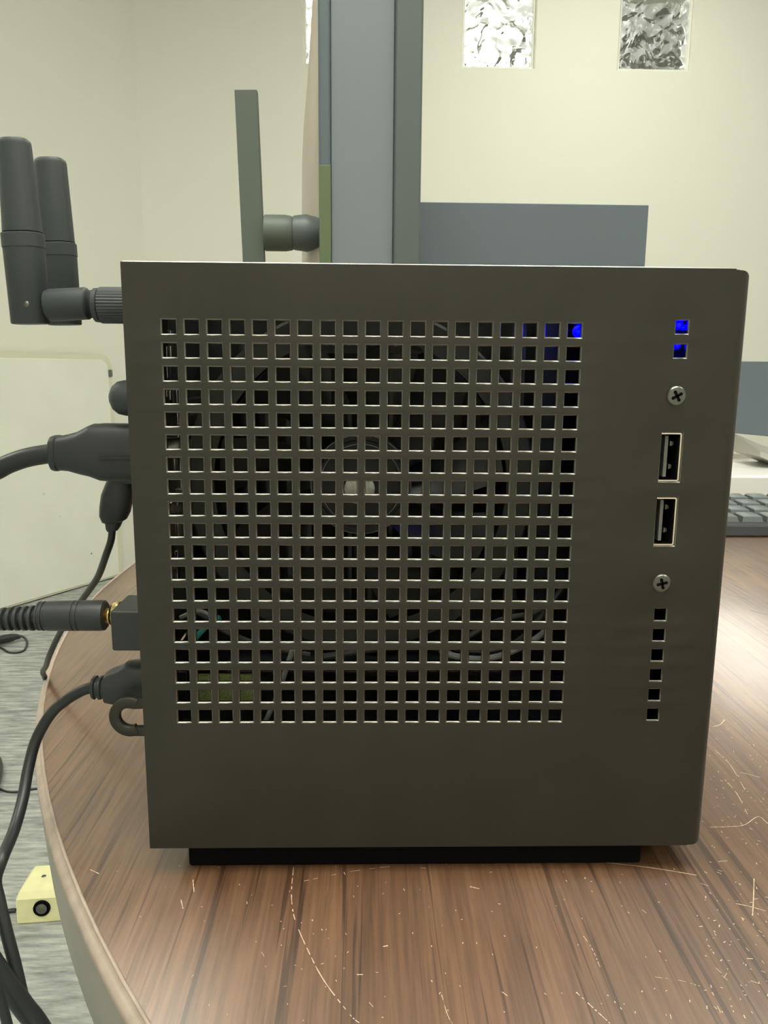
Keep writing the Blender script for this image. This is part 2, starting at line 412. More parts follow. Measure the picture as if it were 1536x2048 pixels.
# ================================================================== MINI COMPUTER
pc = empty('mini_computer')
tag(pc, 'black metal cube computer with a square-hole grille side and two USB ports', 'computer')
X1 = 0.1529; GZ = 0.0045; ZT = 0.1590; DY = 0.080; TH = 0.0011
HX = [0.01084 + i*0.0055 for i in range(19)]; HZ = [0.1440 - j*0.005605 for j in range(19)]
hs = 0.00202
SX = 0.1363
def usb_rect(k): return (0.1330, 0.1388, 0.1064, 0.1195) if k == 0 else (0.1330, 0.1388, 0.0897, 0.1030)
col2 = [0.1451, 0.1393, 0.0714, 0.0658, 0.0602, 0.0546, 0.0490, 0.0434]
rects = [(x-hs, x+hs, z-hs, z+hs) for x in HX for z in HZ] + [(SX-0.0018, SX+0.0018, z-0.0019, z+0.0019) for z in col2]
rects += [usb_rect(0), usb_rect(1)]
XR = 0.1485
# region A: main grille; region B: the strip with ports (shared border keeps the sheet whole)
XB = 0.1200
front = MB()
def region(x0, x1, rs):
    xsn = sorted({x0, x1} | {r[0] for r in rs} | {r[1] for r in rs}); zsn = sorted({GZ, ZT} | {r[2] for r in rs} | {r[3] for r in rs})
    # merge near-equal coordinates
    def hole(i, j):
        cx = (xsn[i]+xsn[i+1])/2; cz = (zsn[j]+zsn[j+1])/2
        return any(r[0] < cx < r[1] and r[2] < cz < r[3] for r in rs)
    return xsn, zsn, hole
xa, za, ha = region(0.0, XB, rects[:361]); sheet(front, xa, za, 0, TH, lambda i, j: not ha(i, j), 0.00040)
small = rects[361:369]
xb, zb, hb = region(XB, XR, small + rects[369:])
# screw/usb strip: holes in one column; USB rectangles span several z cells only if others cut them (they do not)
XSS = sorted({XB, SX-0.0018, SX+0.0018, XR})
def strip(rs_x0, rs_x1, zholes, zlo, zhi):
    xs_ = [XB, rs_x0, rs_x1, XR]; zz = sorted({zlo, zhi} | {h[0] for h in zholes} | {h[1] for h in zholes})
    sheet(front, xs_, zz, 0, TH, lambda i, j: not (i == 1 and any(h[0] < (zz[j]+zz[j+1])/2 < h[1] for h in zholes)), 0.00035)
strip(SX-0.0018, SX+0.0018, [(z-0.0019, z+0.0019) for z in col2[:2]], 0.1320, ZT)
strip(0.1330, 0.1388, [usb_rect(0)[2:], usb_rect(1)[2:]], 0.0850, 0.1320)
strip(SX-0.0018, SX+0.0018, [(z-0.0019, z+0.0019) for z in col2[2:]], GZ, 0.0850)
# rounded right fold, corners rounded too
n = 12; r = 0.0030; cols = []
def zt(x):
    e = max(0, x-(X1-r)); return (r - math.sqrt(max(0, r*r-e*e)))
xsf = [XR, XR+0.0002] + [X1-r + r*math.sin(PI/2*k/n) for k in range(0, n+1)]
V_ = []
for k, x in enumerate(xsf):
    e = max(0, x-(X1-r)); y = r - math.sqrt(max(0, r*r-e*e)); nd = 0.0 if k == 0 else 0.00035
    V_.append((x, y, GZ+nd*0.6+zt(x)*0.9, ZT-nd-zt(x)*0.9))
bm = front.bm; prev = None
for x, y, zl, zh in V_ + [(X1, DY, GZ+r*0.9, ZT-r*0.9)]:
    cur = (bm.verts.new((x, y, zl)), bm.verts.new((x, y, zh)), bm.verts.new((x-0.0009, y+0.0009, zl)), bm.verts.new((x-0.0009, y+0.0009, zh)))
    if prev:
        bm.faces.new((prev[0], cur[0], cur[1], prev[1])); bm.faces.new((prev[3], cur[3], cur[2], prev[2]))
        bm.faces.new((prev[1], cur[1], cur[3], prev[3])); bm.faces.new((prev[0], prev[2], cur[2], cur[0]))
    prev = cur
fp = front.build('side_panel', ['powder_coat', 'cut_edge'], pc, angle=50)
fp['label'] = 'black powder-coated side panel punched with a grid of square holes'

mb = MB(); vx = [0.0002]; vy = [TH]
for k in range(19): vx += [0.0088 + 0.0055*k, 0.0129 + 0.0055*k]
for k in range(8): vy += [0.0062 + 0.0072*k, 0.0115 + 0.0072*k]
vx.append(X1-0.003); vy.append(DY)
sheet(mb, vx, vy, 0.0, 0.0010, lambda i, j: not (i % 2 and j % 2), 0, mi_in=0)  # unseen vent holes, added to let ceiling light down into the case
for v in mb.bm.verts: v.co = Vector((v.co.x, v.co.z, ZT - 0.0001 - v.co.y))
mb.build('top_panel', 'powder_coat', pc, smooth=False)
MB().box((0.0002, TH, GZ+0.0001), (X1-0.003, DY, GZ+0.0012)).build('bottom_panel', 'powder_coat', pc)
MB().box((0.0, DY, GZ), (X1, DY+0.0012, ZT)).build('back_panel', 'powder_coat', pc, bevel=0.0002)
# thin rolled seam along the top and bottom front edges
MB().tube([(0.0005, 0.0004, ZT-0.0001), (XR-0.0005, 0.0004, ZT-0.0001)], 0.00034, seg=10, sub=1).build('top_seam', 'steel', pc)
MB().tube([(0.0005, 0.0004, GZ+0.0001), (XR-0.0005, 0.0004, GZ+0.0001)], 0.00026, seg=10, sub=1).build('bottom_seam', 'screw_metal', pc)
# rear connector plate on the left
io = MB(); ph = [(0.130, 0.144), (0.1150, 0.1285), (0.098, 0.112), (0.082, 0.095), (0.060, 0.078), (0.036, 0.050)]
zz = sorted({GZ+0.012, ZT-0.0012} | {h[0] for h in ph} | {h[1] for h in ph})
sheet(io, [TH+0.001, 0.012, 0.050, DY], zz, 0.0, 0.0008, lambda i, j: not (i == 1 and any(h[0] < (zz[j]+zz[j+1])/2 < h[1] for h in ph)), 0, mi_in=0)
for v in io.bm.verts: v.co = Vector((v.co.y, v.co.x, v.co.z))
io.build('connector_plate', 'powder_coat', pc, smooth=False)
MB().box((-0.0003, 0.0012, GZ+0.001), (0.0006, 0.012, GZ+0.0105)).build('hinge_tab', 'powder_coat', pc)
for x, y in ((0.030, 0.014), (0.128, 0.014), (0.030, 0.066), (0.128, 0.066)):
    MB().lathe([(0, 0.0050), (0.0006, 0.0056), (GZ-TZ, 0.0056)], (x, y, TZ), (0, 0, 1), 24).build('foot', 'cord_rubber', pc)

MB().box((0.0095, 0.0035, TZ), (0.1375, 0.0120, GZ+0.0002)).build('foot_strip', 'recess_black', pc, bevel=0.0008)  # long black foot, stretched to stand in for the contact shadow under the case
# cross-head screws
def screw(x, z, rot):
    mb = MB(); R_ = 0.00248
    mb.lathe([(0.0, 0.0004), (0.0002, R_*0.75), (-0.00012, R_*0.9), (-0.0003, R_*0.94), (-0.0009, R_*0.9), (-0.0012, R_*0.5)], (x, -0.00075, z), (0, -1, 0), 32)
    mb.bm.free(); mb = MB()
    mb.lathe([(-0.0001, R_), (0.0003, R_*0.98), (0.00055, R_*0.86), (0.0006, R_*0.6), (0.0006, 0.0001)], (x, 0, z), (0, -1, 0), 36)
    s = mb.build('screw', 'screw_metal', pc)
    cr = MB()
    for k in range(4):
        a = rot + k*PI/2; c, sn = math.cos(a), math.sin(a)
        poly = [(-0.0003, 0), (-0.00042, 0.0012), (-0.0002, 0.00150), (0.0002, 0.00150), (0.00042, 0.0012), (0.0003, 0)]
        cr.prism([(px*c - pz*sn, px*sn + pz*c) for px, pz in poly], 0.0002, org=(x, -0.00068, z))
    cr.build('cross_slot', 'recess_black', s, smooth=False)
screw(SX-0.0002, 0.1283, 0.5); screw(SX-0.0004, 0.0800, 0.25)

# USB ports
for k in range(2):
    x0, x1, z0, z1 = usb_rect(k); x0 -= 0.00045; x1 -= 0.0004; z0 += 0.0004; z1 -= 0.0004
    mb = MB(); t = 0.00035
    out, inn = rrect(x0, z0, x1, z1, 0.0005, 4), rrect(x0+t, z0+t, x1-t, z1-t, 0.0003, 4)
    yf, yb = 0.0002, 0.013
    mb.loft([[(p[0], yb, p[1]) for p in out], [(p[0], yf, p[1]) for p in out], [(p[0], yf, p[1]) for p in inn], [(p[0], yb-0.001, p[1]) for p in inn]], cap=True)
    u = mb.build('usb_port', 'warm_steel', pc, angle=30); u['label'] = 'USB port with bright metal rim, %s of the two' % ('upper' if k == 0 else 'lower')
    MB().box((x0+t, 0.0105, z0+t), (x1-t, 0.012, z1-t)).build('port_back', 'recess_black', u, smooth=False)
    MB().box((x0+t, 0.0006, z0+t+0.0001), (x0+t+0.0007, 0.0108, z1-t-0.0001)).build('port_lining', 'recess_black', u, smooth=False)
    MB().box((x1-t-0.0003, 0.0010, z0+t+0.0001), (x1-t-0.00002, 0.0108, z1-t-0.0001)).build('port_lining', 'recess_black', u, smooth=False)
    MB().box((x0+0.0020, 0.0012, z0+0.0010), (x0+0.0029, 0.0105, z1-0.0008)).build('tongue', 'usb_tongue', u, bevel=0.0001)
    for zc in (z0+0.0034, z1-0.0030):
        MB().prism([(0, -0.0006), (0.0009, -0.0004), (0.0009, 0.0005), (0, 0.0007)], 0.006, org=(x1-0.0018, 0.003, zc)).build('spring_contact', 'screw_metal', u)

# status lights behind the grille
def led(x, y, z, r):
    MB().lathe([(0, r*0.98), (r*0.6, r), (r*1.3, r*0.75), (r*1.6, r*0.3), (r*1.65, 0.0)], (x, y+r*1.5, z), (0, -1, 0), 20).build('status_light', 'blue_led', pc)
for u, v, y, r in ((1356, 649, 0.0030, 0.00125), (1353, 690, 0.0034, 0.0010), (1367, 655, 0.0040, 0.0007), (1159, 663, 0.0050, 0.0016)):
    p = A(u, v, y); led(p.x, y-r*1.0, p.z, r)
MB().box((0.128, 0.009, 0.128), (0.146, 0.010, 0.154)).build('front_board', 'dark_board', pc)

# motherboard and what stands on it
BY = 0.060
MB().box((0.004, BY, 0.022), (0.150, BY+0.0016, 0.156)).build('motherboard', 'dark_board', pc)
for z0, z1, x1, y0, m in ((0.130, 0.148, 0.0105, 0.010, 'heatsink_metal'), (0.1155, 0.1285, 0.0150, 0.016, 'steel'), (0.098, 0.1125, 0.0120, 0.017, 'steel'), (0.082, 0.095, 0.0140, 0.018, 'steel'), (0.060, 0.078, 0.0135, 0.020, 'heatsink_metal'), (0.036, 0.050, 0.0105, 0.014, 'dark_board')):
    x1 = min(x1, 0.0086)
    o = MB().box((0.0012, y0, z0), (x1, BY, z1)).build('connector_shell', m, pc, bevel=0.0004)
    if m == 'steel':
        for q in (0.25, 0.6): MB().box((x1, y0+0.002, z0+(z1-z0)*q), (x1+0.0008, BY-0.01, z0+(z1-z0)*q+0.0022)).build('spring_tab', 'warm_steel', o)
for u0, v0, u1, v1, m in ((330, 692, 334, 717, 'steel'), (338, 692, 342, 717, 'warm_steel'), (331, 733, 335, 757, 'steel'), (331, 780, 334, 794, 'warm_steel'), (338, 780, 341, 800, 'warm_steel'),
                          (344, 781, 347, 806, 'heatsink_metal'), (326, 661, 342, 669, 'steel'), (353, 846, 361, 851, 'steel'), (347, 918, 350, 944, 'warm_steel'), (351, 978, 366, 984, 'steel'),
                          (351, 1003, 356, 1013, 'steel'), (351, 1048, 357, 1073, 'warm_steel'), (350, 1102, 356, 1116, 'steel'), (352, 1133, 355, 1159, 'warm_steel')):
    a_, b_ = A(u0, v1, 0.0075), A(u1, v0, 0.0075)
    MB().box((a_.x, 0.0075, a_.z), (b_.x, 0.0105, b_.z)).build('metal_pin', m, pc, bevel=0.0002)
# header pins at the top
mb = MB().box((0.046, 0.024, 0.1385), (0.074, 0.030, 0.1410)); hd = mb.build('pin_header', 'dark_board', pc)
for k in range(12): MB().box((0.0475+0.0021*k, 0.0210, 0.1405), (0.0480+0.0021*k, 0.0245, 0.1425)).build('pin', 'steel', hd)
for k in range(2): MB().box((0.100+0.009*k, 0.030, 0.060), (0.104+0.009*k, 0.058, 0.150)).build('memory_module', 'dark_board', pc)
# cooler
fc = A(722, 968, 0.020); fx, fz = fc.x, fc.z
cool = MB()
cool.lathe([(0, 0.0405), (0.0, 0.0475), (0.0008, 0.0483), (0.014, 0.0483), (0.014, 0.0472), (0.010, 0.0410)], (fx, 0.019, fz), (0, 1, 0), 96)
bm2 = cool.bm
for f in [f for f in bm2.faces if len(f.verts) > 8]: bm2.faces.remove(f)
cf = cool.build('cooling_fan', 'fan_ring_plastic', pc)
MB().lathe([(0.010, 0.0138), (0.0008, 0.0140), (0.0002, 0.0137), (0.0002, 0.0124), (0.0007, 0.0121), (0.0005, 0.006), (0.0005, 0.0)], (fx, 0.0185, fz), (0, 1, 0), 64).build('hub', 'fan_black', cf, angle=20)
for rr_, yy in ((0.0138, 0.0184), (0.0112, 0.0187)):
    mb = MB(); mb.tube([(fx+rr_*math.cos(2*PI*k/72), yy, fz+rr_*math.sin(2*PI*k/72)) for k in range(73)], 0.00009, seg=6, sub=1); mb.build('hub_edge', 'grey_wire', cf)
hc = A(719, 979, 0.0184)
MB().lathe([(0.001, 0.0043), (0.0, 0.0042), (-0.0006, 0.0036), (-0.0010, 0.0022), (-0.0011, 0)], (hc.x, 0.0186, hc.z), (0, 1, 0), 32).build('hub_cap', 'pale_cap', cf)
for k in range(9):
    a0 = 2*PI*k/9; mb = MB(); rows = []
    for i in range(7):
        rr_ = 0.0135 + 0.0265*i/6; row = []
        for j in range(6):
            a = a0 + 0.25*i/6 + (j/5-0.5)*(0.52-0.10*i/6)
            row.append((rr_, a, 0.0205 + 0.008*j/5))
        rows.append(row)
    vs = [[mb.bm.verts.new((fx+r_*math.cos(a), y, fz+r_*math.sin(a))) for r_, a, y in row] for row in rows]
    vb = [[mb.bm.verts.new((fx+r_*math.cos(a), y+0.0009, fz+r_*math.sin(a))) for r_, a, y in row] for row in rows]
    for i in range(6):
        for j in range(5):
            mb.bm.faces.new((vs[i][j], vs[i][j+1], vs[i+1][j+1], vs[i+1][j])); mb.bm.faces.new((vb[i][j], vb[i+1][j], vb[i+1][j+1], vb[i][j+1]))
    for i in range(6):
        for j in (0, 5): mb.bm.faces.new((vs[i][j], vs[i+1][j], vb[i+1][j], vb[i][j]))
    for j in range(5):
        for i in (0, 6): mb.bm.faces.new((vs[i][j], vs[i][j+1], vb[i][j+1], vb[i][j]))
    mb.build('blade', 'fan_black', cf)
for k in range(14):
    MB().box((fx-0.040+0.006*k, 0.034, fz-0.040), (fx-0.0388+0.006*k, 0.056, fz+0.040)).build('heatsink_fin', 'heatsink_metal', pc)
MB().box((fx-0.042, 0.056, fz-0.042), (fx+0.042, 0.0599, fz+0.042)).build('heatsink_base', 'heatsink_metal', pc)
# lower boards and wires
p0 = A(395, 1350, 0.012); p1 = A(512, 1412, 0.012)
MB().box((p0.x, 0.012, p1.z), (p1.x, 0.013, p0.z)).build('wireless_card', 'green_board', pc)
MB().box((0.004, 0.014, 0.029), (0.150, 0.060, 0.0300)).build('drive_tray', 'dark_board', pc)
MB().box((0.020, 0.0125, 0.0505), (0.100, 0.022, 0.0525)).build('drive_board', 'dark_board', pc)
def wire(pts, y, r, m):
    MB().tube([A(u, v, y) for u, v in pts], r, seg=8).build('wire', m, pc)
wire([(585, 1300), (570, 1345), (553, 1395), (528, 1450)], 0.008, 0.00075, 'grey_wire')
wire([(380, 1290), (398, 1268), (418, 1248), (440, 1235)], 0.008, 0.0008, 'teal_wire')
wire([(395, 1225), (420, 1240), (450, 1262), (520, 1290), (620, 1310)], 0.012, 0.0008, 'dark_wire')
wire([(360, 1235), (400, 1222), (440, 1245)], 0.010, 0.0006, 'grey_wire')
wire([(880, 1300), (910, 1312), (960, 1318), (1010, 1308), (1060, 1285), (1100, 1255)], 0.010, 0.0009, 'grey_wire')
wire([(880, 1285), (930, 1300), (990, 1300), (1050, 1270), (1130, 1170)], 0.013, 0.0008, 'dark_wire')
wire([(930, 1275), (1000, 1240), (1080, 1220), (1140, 1165)], 0.014, 0.0008, 'dark_wire')
wire([(640, 1315), (760, 1296), (860, 1293), (900, 1305)], 0.016, 0.0010, 'dark_wire')

# lock ring on the rear edge
lr = A(261, 1432, 0.012); mb = MB(); prof = []
rings = []
for k in range(41):
    a = math.radians(65 + 230*k/40); c, s = math.cos(a), math.sin(a)
    rings.append([Vector((lr.x + rr_*c, y, lr.z + rr_*s)) for rr_, y in ((0.0028, 0.0112), (0.0030, 0.0110), (0.0056, 0.0110), (0.0058, 0.0112), (0.0058, 0.0128), (0.0056, 0.0130), (0.0030, 0.0130), (0.0028, 0.0128))])
mb.loft(rings); mb.box((lr.x+0.0008, 0.0112, lr.z+0.0029), (0.0005, 0.0128, lr.z+0.0055)); mb.box((lr.x+0.0015, 0.0112, lr.z-0.0057), (0.0005, 0.0128, lr.z-0.0031))
mb.build('lock_ring', 'powder_coat', pc, angle=50)
# audio socket housing
a = A(237, 1205, 0.02); b = A(272, 1283, 0.02)
MB().box((a.x, 0.012, b.z), (0.0012, 0.028, a.z)).build('audio_socket', 'black_plastic', pc, bevel=0.0007)
# round button above the video plug
bc = A(250, 796, 0.03)
MB().lathe([(0, 0.0001), (0.0003, 0.0018), (0.0012, 0.0035), (0.0026, 0.0046), (0.0045, 0.0050), (0.016, 0.0050)], (A(219, 796, 0.03).x, 0.03, bc.z), (1, 0, 0), 32).build('round_knob', 'antenna_plastic', pc)

# screw-on antennas
def antenna(y, base_uv, tip_uv, arm_y_uv, wbase, wtip, label, tail=0.0):
    an = MB()
    b = A(*base_uv, y); t = A(*tip_uv, y); ax = (t-b).normalized(); L_ = (t-b).length
    dc = (b.y - CAM.y)/FPX
    r0, r1 = wbase*dc/2, wtip*dc/2
    j = 0.50*L_
    seg = 24
    def ring(h, r, sq=0.8): 
        u = Vector((1,0,0)); u = (u - ax*u.dot(ax)).normalized(); v = ax.cross(u)
        out = []
        for k in range(seg):
            q = 2*PI*k/seg; c, s = math.cos(q), math.sin(q)
            c = math.copysign(abs(c)**0.75, c); s = math.copysign(abs(s)**0.75, s)
            out.append(b + ax*h + u*c*r + v*s*r*sq)
        return out
    low = [(0, r0*0.95), (0.0003, r0), (j*0.9, r0*1.06), (j, r0*1.06)]
    an.loft([ring(h, r) for h, r in low]); an.loft([ring(h, r) for h, r in ((j+0.0003, r0*1.0), (L_*0.97, r1), (L_*0.99, r1*0.96), (L_, r1*0.84))])
    m = an.build('antenna', 'antenna_plastic', pc, angle=40); m['label'] = label
    c = MB(); c.loft([ring(h, r) for h, r in ((j*0.84, r0*1.0), (j*0.845, r0*1.09), (j*0.99, r0*1.09), (j, r0*1.03))]); c.build('antenna_band', 'antenna_plastic', m, angle=30)
    az = A(*arm_y_uv, y); s = az.x; 
    MB().lathe([(0, 0.0030), (0.0003, 0.0040), (0.0012, 0.0043), (0.0110, 0.0043), (0.0114, 0.0040), (0.0116, 0.0034)], (s, y, az.z), (1, 0, 0.06), 32).build('hinge_arm', 'antenna_plastic', m)
    s2 = A(188, 610, y).x if y < 0.05 else s + 0.0118
    # knurled nut
    kn = MB(); sg = 72; rings = []
    for h, rr_ in ((0, 0.0036), (0.0004, 0.0045), (0.0016, 0.0046), (0.0018, 0.0043), (0.0020, 0.0047), (0.0125, 0.0047)):
        kr = h >= 0.0020
        rings.append([Vector((s2 + h, y + (rr_ + (0.00016 if (k % 2 and kr) else 0))*math.cos(2*PI*k/sg), az.z + 0.0002 + (rr_ + (0.00016 if (k % 2 and kr) else 0))*math.sin(2*PI*k/sg))) for k in range(sg)])
    kn.loft(rings); kn.build('knurled_nut', 'antenna_plastic', m, angle=15)
    e = MB(); e.tube([(s2 + 0.010, y, az.z), (0.001, y, az.z)], 0.0030, sub=1); e.build('thread', 'gold', m)
    # pivot with a small screw
    e = MB(); pv = A(53 if y < 0.05 else 128, 608 if y < 0.05 else 590, y - r0*0.8); e.lathe([(0, 0.0009), (0.0003, 0.0008), (0.0005, 0.0004), (0.00051, 0)], (pv.x, pv.y+0.0002, pv.z), (0, -1, 0), 16); e.build('pivot_screw', 'screw_metal', m)
antenna(0.026, (62, 648), (28, 279), (93, 611), 70, 58, 'nearer of the two short round-ended antennas')
antenna(0.062, (130, 650), (100, 318), (128, 611), 61, 56, 'farther of the two short round-ended antennas')

rehome(pc, (X1/2, DY/2, TZ))

# ================================================================== CABLES
def nonlin(*kn):
    def f(t):
        for (a, ra), (b, rb) in zip(kn, kn[1:]):
            if t <= b: return ra + (rb-ra)*(t-a)/max(1e-9, b-a)
        return kn[-1][1]
    return f
# video cable
vc = empty('video_cable'); tag(vc, 'thick black video cable with a long moulded plug below the round knob', 'cable')
Y = 0.032; px = (Y - CAM.y)/FPX
mb = MB(); secs = [(105, 906, 58), (108, 906, 68), (112, 906, 71), (119, 906, 71), (121, 906, 68), (140, 905, 73), (163, 905, 86), (182, 902, 101), (192, 902, 109), (202, 904, 113), (215, 904, 115), (250, 904, 114), (300, 904, 114)]
rings = []
for u, v, h in secs:
    c = A(u, v, Y); hh = h*px/2; dd = min(hh, 0.0060)*0.95
    rings.append([Vector((c.x, Y + dd*math.copysign(abs(math.cos(2*PI*k/28))**0.6, math.cos(2*PI*k/28)), c.z + hh*math.copysign(abs(math.sin(2*PI*k/28))**0.75, math.sin(2*PI*k/28)))) for k in range(28)])
mb.loft(rings); mb.build('plug', 'black_plastic', vc, angle=28)
a = A(196, 912, Y-0.0062); b = A(300, 918, Y-0.0062)
MB().box((a.x, Y-0.0066, b.z), (b.x, Y-0.005, b.z+0.0007)).build('plug_groove', 'cord_rubber', vc)
MB().tube([A(112, 907, Y), A(95, 908, Y), A(60, 914, Y), A(30, 923, Y), A(0, 937, Y), A(-45, 970, Y), A(-110, 1090, Y), A(-190, 1300, Y+.01), A(-250, 1700, Y), A(-200, 2300, Y)], 0.0028, seg=20).build('cord', 'cord_rubber', vc)
rehome(vc, A(105, 900, Y))
# small plug hanging down behind
mc = empty('power_cable'); tag(mc, 'thin black cable running down from a tapered plug under the video plug', 'cable')
Y = 0.050; px = (Y - CAM.y)/FPX
mb = MB()
axp = [(236, 950, 40), (235, 962, 52), (231, 985, 62), (228, 1010, 63), (226, 1028, 60), (225, 1041, 48), (224, 1045, 34), (222, 1056, 28), (221, 1062, 20)]
rings = []
for u, v, h in axp:
    c = A(u+4, v, Y); hh = h*px/2
    rings.append([c + Vector((hh*math.copysign(abs(math.cos(2*PI*k/24))**0.7, math.cos(2*PI*k/24)), 0.75*hh*math.copysign(abs(math.sin(2*PI*k/24))**0.7, math.sin(2*PI*k/24)), 0.12*hh*math.cos(2*PI*k/24))) for k in range(24)])
mb.loft(rings)
e = A(236, 965, Y); mb.box((e.x-0.001, Y-0.003, e.z), (0.001, Y+0.003, e.z+0.003))
mb.build('plug', 'black_plastic', mc, angle=30)
MB().tube([A(225, 1050, Y), A(222, 1080, Y), A(212, 1110, Y+.003), A(196, 1153, Y+.012), A(171, 1190, Y+.022), A(142, 1230, Y+.035), A(118, 1269, Y+.048), A(99, 1310, Y+.060), A(92, 1332, .125), Vector((-.0838, .135, .0010)), Vector((-.0868, .145, -.008)), Vector((-.0890, .156, -.030)), Vector((-.0800, .165, -.10)), Vector((-.060, .17, -.35)), Vector((-.045, .18, -.66)), Vector((-.03, .24, -.736)), Vector((0, .36, -.7375))],
          0.00115, seg=12).build('cord', 'cord_rubber', mc)
rehome(mc, A(222, 1050, Y))
# audio cable
ac = empty('audio_cable'); tag(ac, 'black audio cable with a ribbed sleeve and gold collar, plugged in horizontally', 'cable')
Y = 0.020; px = (Y - CAM.y)/FPX
def LX(sec, cy=1232, tilt=0.0):
    c0 = A(sec[0][0], cy, Y)
    return [(A(u, cy, Y).x - c0.x, h*px/2) for u, h in sec], c0
pr, c0 = LX([(76, 46), (79, 60), (82, 60), (83.5, 57), (86, 57), (87.5, 61), (90, 61), (91.5, 57), (94, 57), (95.5, 61), (98, 62), (150, 63), (151, 60.5), (153, 60.5), (154, 63), (160, 63), (161, 60.5), (163, 60.5), (164, 63), (200, 64), (210, 62), (213, 54), (213.5, 44)])
MB().lathe(pr, c0, (1, 0, 0.012), 40).build('sleeve', 'black_plastic', ac, angle=25)
pr, c0 = LX([(205, 40), (208, 44), (210, 42), (214, 30), (217, 22), (219, 34), (221, 34), (222, 20), (224, 20)])
MB().lathe(pr, c0, (1, 0, 0), 32).build('gold_collar', 'gold', ac, angle=25)
kn = MB(); rings = []
for u, h in ((221, 22), (223, 40), (228, 48), (236, 52), (240, 52)):
    c = A(u, 1229, Y); rings.append([Vector((c.x, Y + (h*px/2*(1 + (0.05 if k % 2 else 0)))*math.cos(2*PI*k/48), c.z + (h*px/2*(1 + (0.05 if k % 2 else 0)))*math.sin(2*PI*k/48))) for k in range(48)])
kn.loft(rings); kn.build('gold_nut', 'gold', ac, angle=10)
for k in range(7):
    u = 66 - 14.5*k; c = A(u, 1236 + 0.5*k, Y); h = (52 - 1.2*k)*px/2
    MB().lathe([(-0.0006, h*0.93), (-0.00045, h), (0.00035, h), (0.0005, h*0.93)], c, (1, 0, 0.03), 28).build('strain_rib', 'black_plastic', ac)
MB().tube([A(80, 1233, Y), A(0, 1242, Y), A(-60, 1255, Y), A(-160, 1330, Y), A(-260, 1600, Y-.01), A(-330, 2300, Y-.01)], nonlin((0, 0.0025), (0.25, 0.0023), (0.4, 0.0018), (1, 0.0018)), seg=16).build('cord', 'cord_rubber', ac)
for k in range(2): 
    pass
rehome(ac, A(80, 1233, Y))
# USB cable lower left
uc = empty('usb_cable'); tag(uc, 'black cable with a stepped plug just above the ring tab, drooping over the table edge', 'cable')
Y = 0.022; px = (Y - CAM.y)/FPX
mb = MB(); secs = [(184, 1374, 34), (187, 1374, 44), (192, 1375, 46), (194, 1375, 38), (198, 1375, 38), (200, 1375, 46), (205, 1375, 46), (207, 1375, 40), (211, 1374, 42), (214, 1373, 62), (226, 1371, 72), (244, 1370, 84), (256, 1368, 98), (270, 1368, 102), (300, 1368, 100)]
rings = []
for u, v, h in secs:
    c = A(u, v, Y); hh = h*px/2; dd = min(hh, 0.0045)
    rings.append([Vector((c.x, Y + dd*math.copysign(abs(math.cos(2*PI*k/28))**0.6, math.cos(2*PI*k/28)), c.z + hh*math.copysign(abs(math.sin(2*PI*k/28))**0.7, math.sin(2*PI*k/28)))) for k in range(28)])
mb.loft(rings); mb.build('plug', 'black_plastic', uc, angle=26)
MB().tube([A(190, 1374, Y), A(165, 1381, Y), A(130, 1402, Y), A(100, 1430, Y-.001), A(72, 1480, Y-.002), A(56, 1540, Y-.006), A(45, 1600, Y-.012), A(28, 1660, Y-.02), A(4, 1718, Y-.03), A(-9, 1760, Y-.032), A(-2, 1800, Y-.034), A(12, 1860, Y-.036), A(30, 1930, Y-.038), A(46, 2000, Y-.04), A(60, 2060, Y-.04), A(110, 2300, Y-.04), A(160, 2600, Y-.04)], 0.0016, seg=14).build('cord', 'cord_rubber', uc)
rehome(uc, A(190, 1374, Y))
# cords hanging at the lower left corner
o = MB().tube([A(-60, 1850, -0.02), A(-22, 1915, -0.02), A(10, 1962, -0.02), A(46, 2012, -0.02), A(90, 2075, -0.02), A(170, 2250, -0.02)], 0.0026, seg=16).build('thick_cord', 'cord_rubber'); tag(o, 'thickest black cord crossing the lower left corner of the picture', 'cable')
o = MB().tube([A(-12, 1960, -0.03), A(0, 1995, -0.03), A(10, 2030, -0.03), A(20, 2080, -0.03), A(30, 2200, -0.03)], 0.0012, seg=12).build('short_cord', 'cord_rubber'); tag(o, 'short thin black cord end at the very lower left corner', 'cable')

# ================================================================== THINGS BEHIND ON THE TABLE
# edge-on display with beige rear shell
ed = empty('edge_on_display'); tag(ed, 'tall slate display seen from its side behind the computer, beige curved back', 'monitor')
y0, y1 = 0.42, 0.70
xl = A(637, 300, y0).x; xr = A(843, 300, y0).x; xm = A(661, 300, y0).x; xn = A(788, 300, y0).x
zb, ztp = 0.03, 0.55
MB().box((xm, y0+0.004, zb), (xn, y1, ztp)).build('side_housing', 'slate_inset', ed, bevel=0.001)
MB().box((xl, y0, zb), (xm, y1, ztp)).build('rear_frame', 'slate_shell', ed, bevel=0.002)
MB().box((xn, y0, zb), (xr, y1, ztp)).build('front_bezel', 'slate_dark', ed, bevel=0.002)
MB().box((xl+0.0003, y0-0.0006, zb), (xl+0.0090, y0+0.002, A(640, 330, y0).z)).build('green_strip', 'green_trim', ed, bevel=0.0005)  # even green strip over the lower part of the left edge
mb = MB(); rings = []
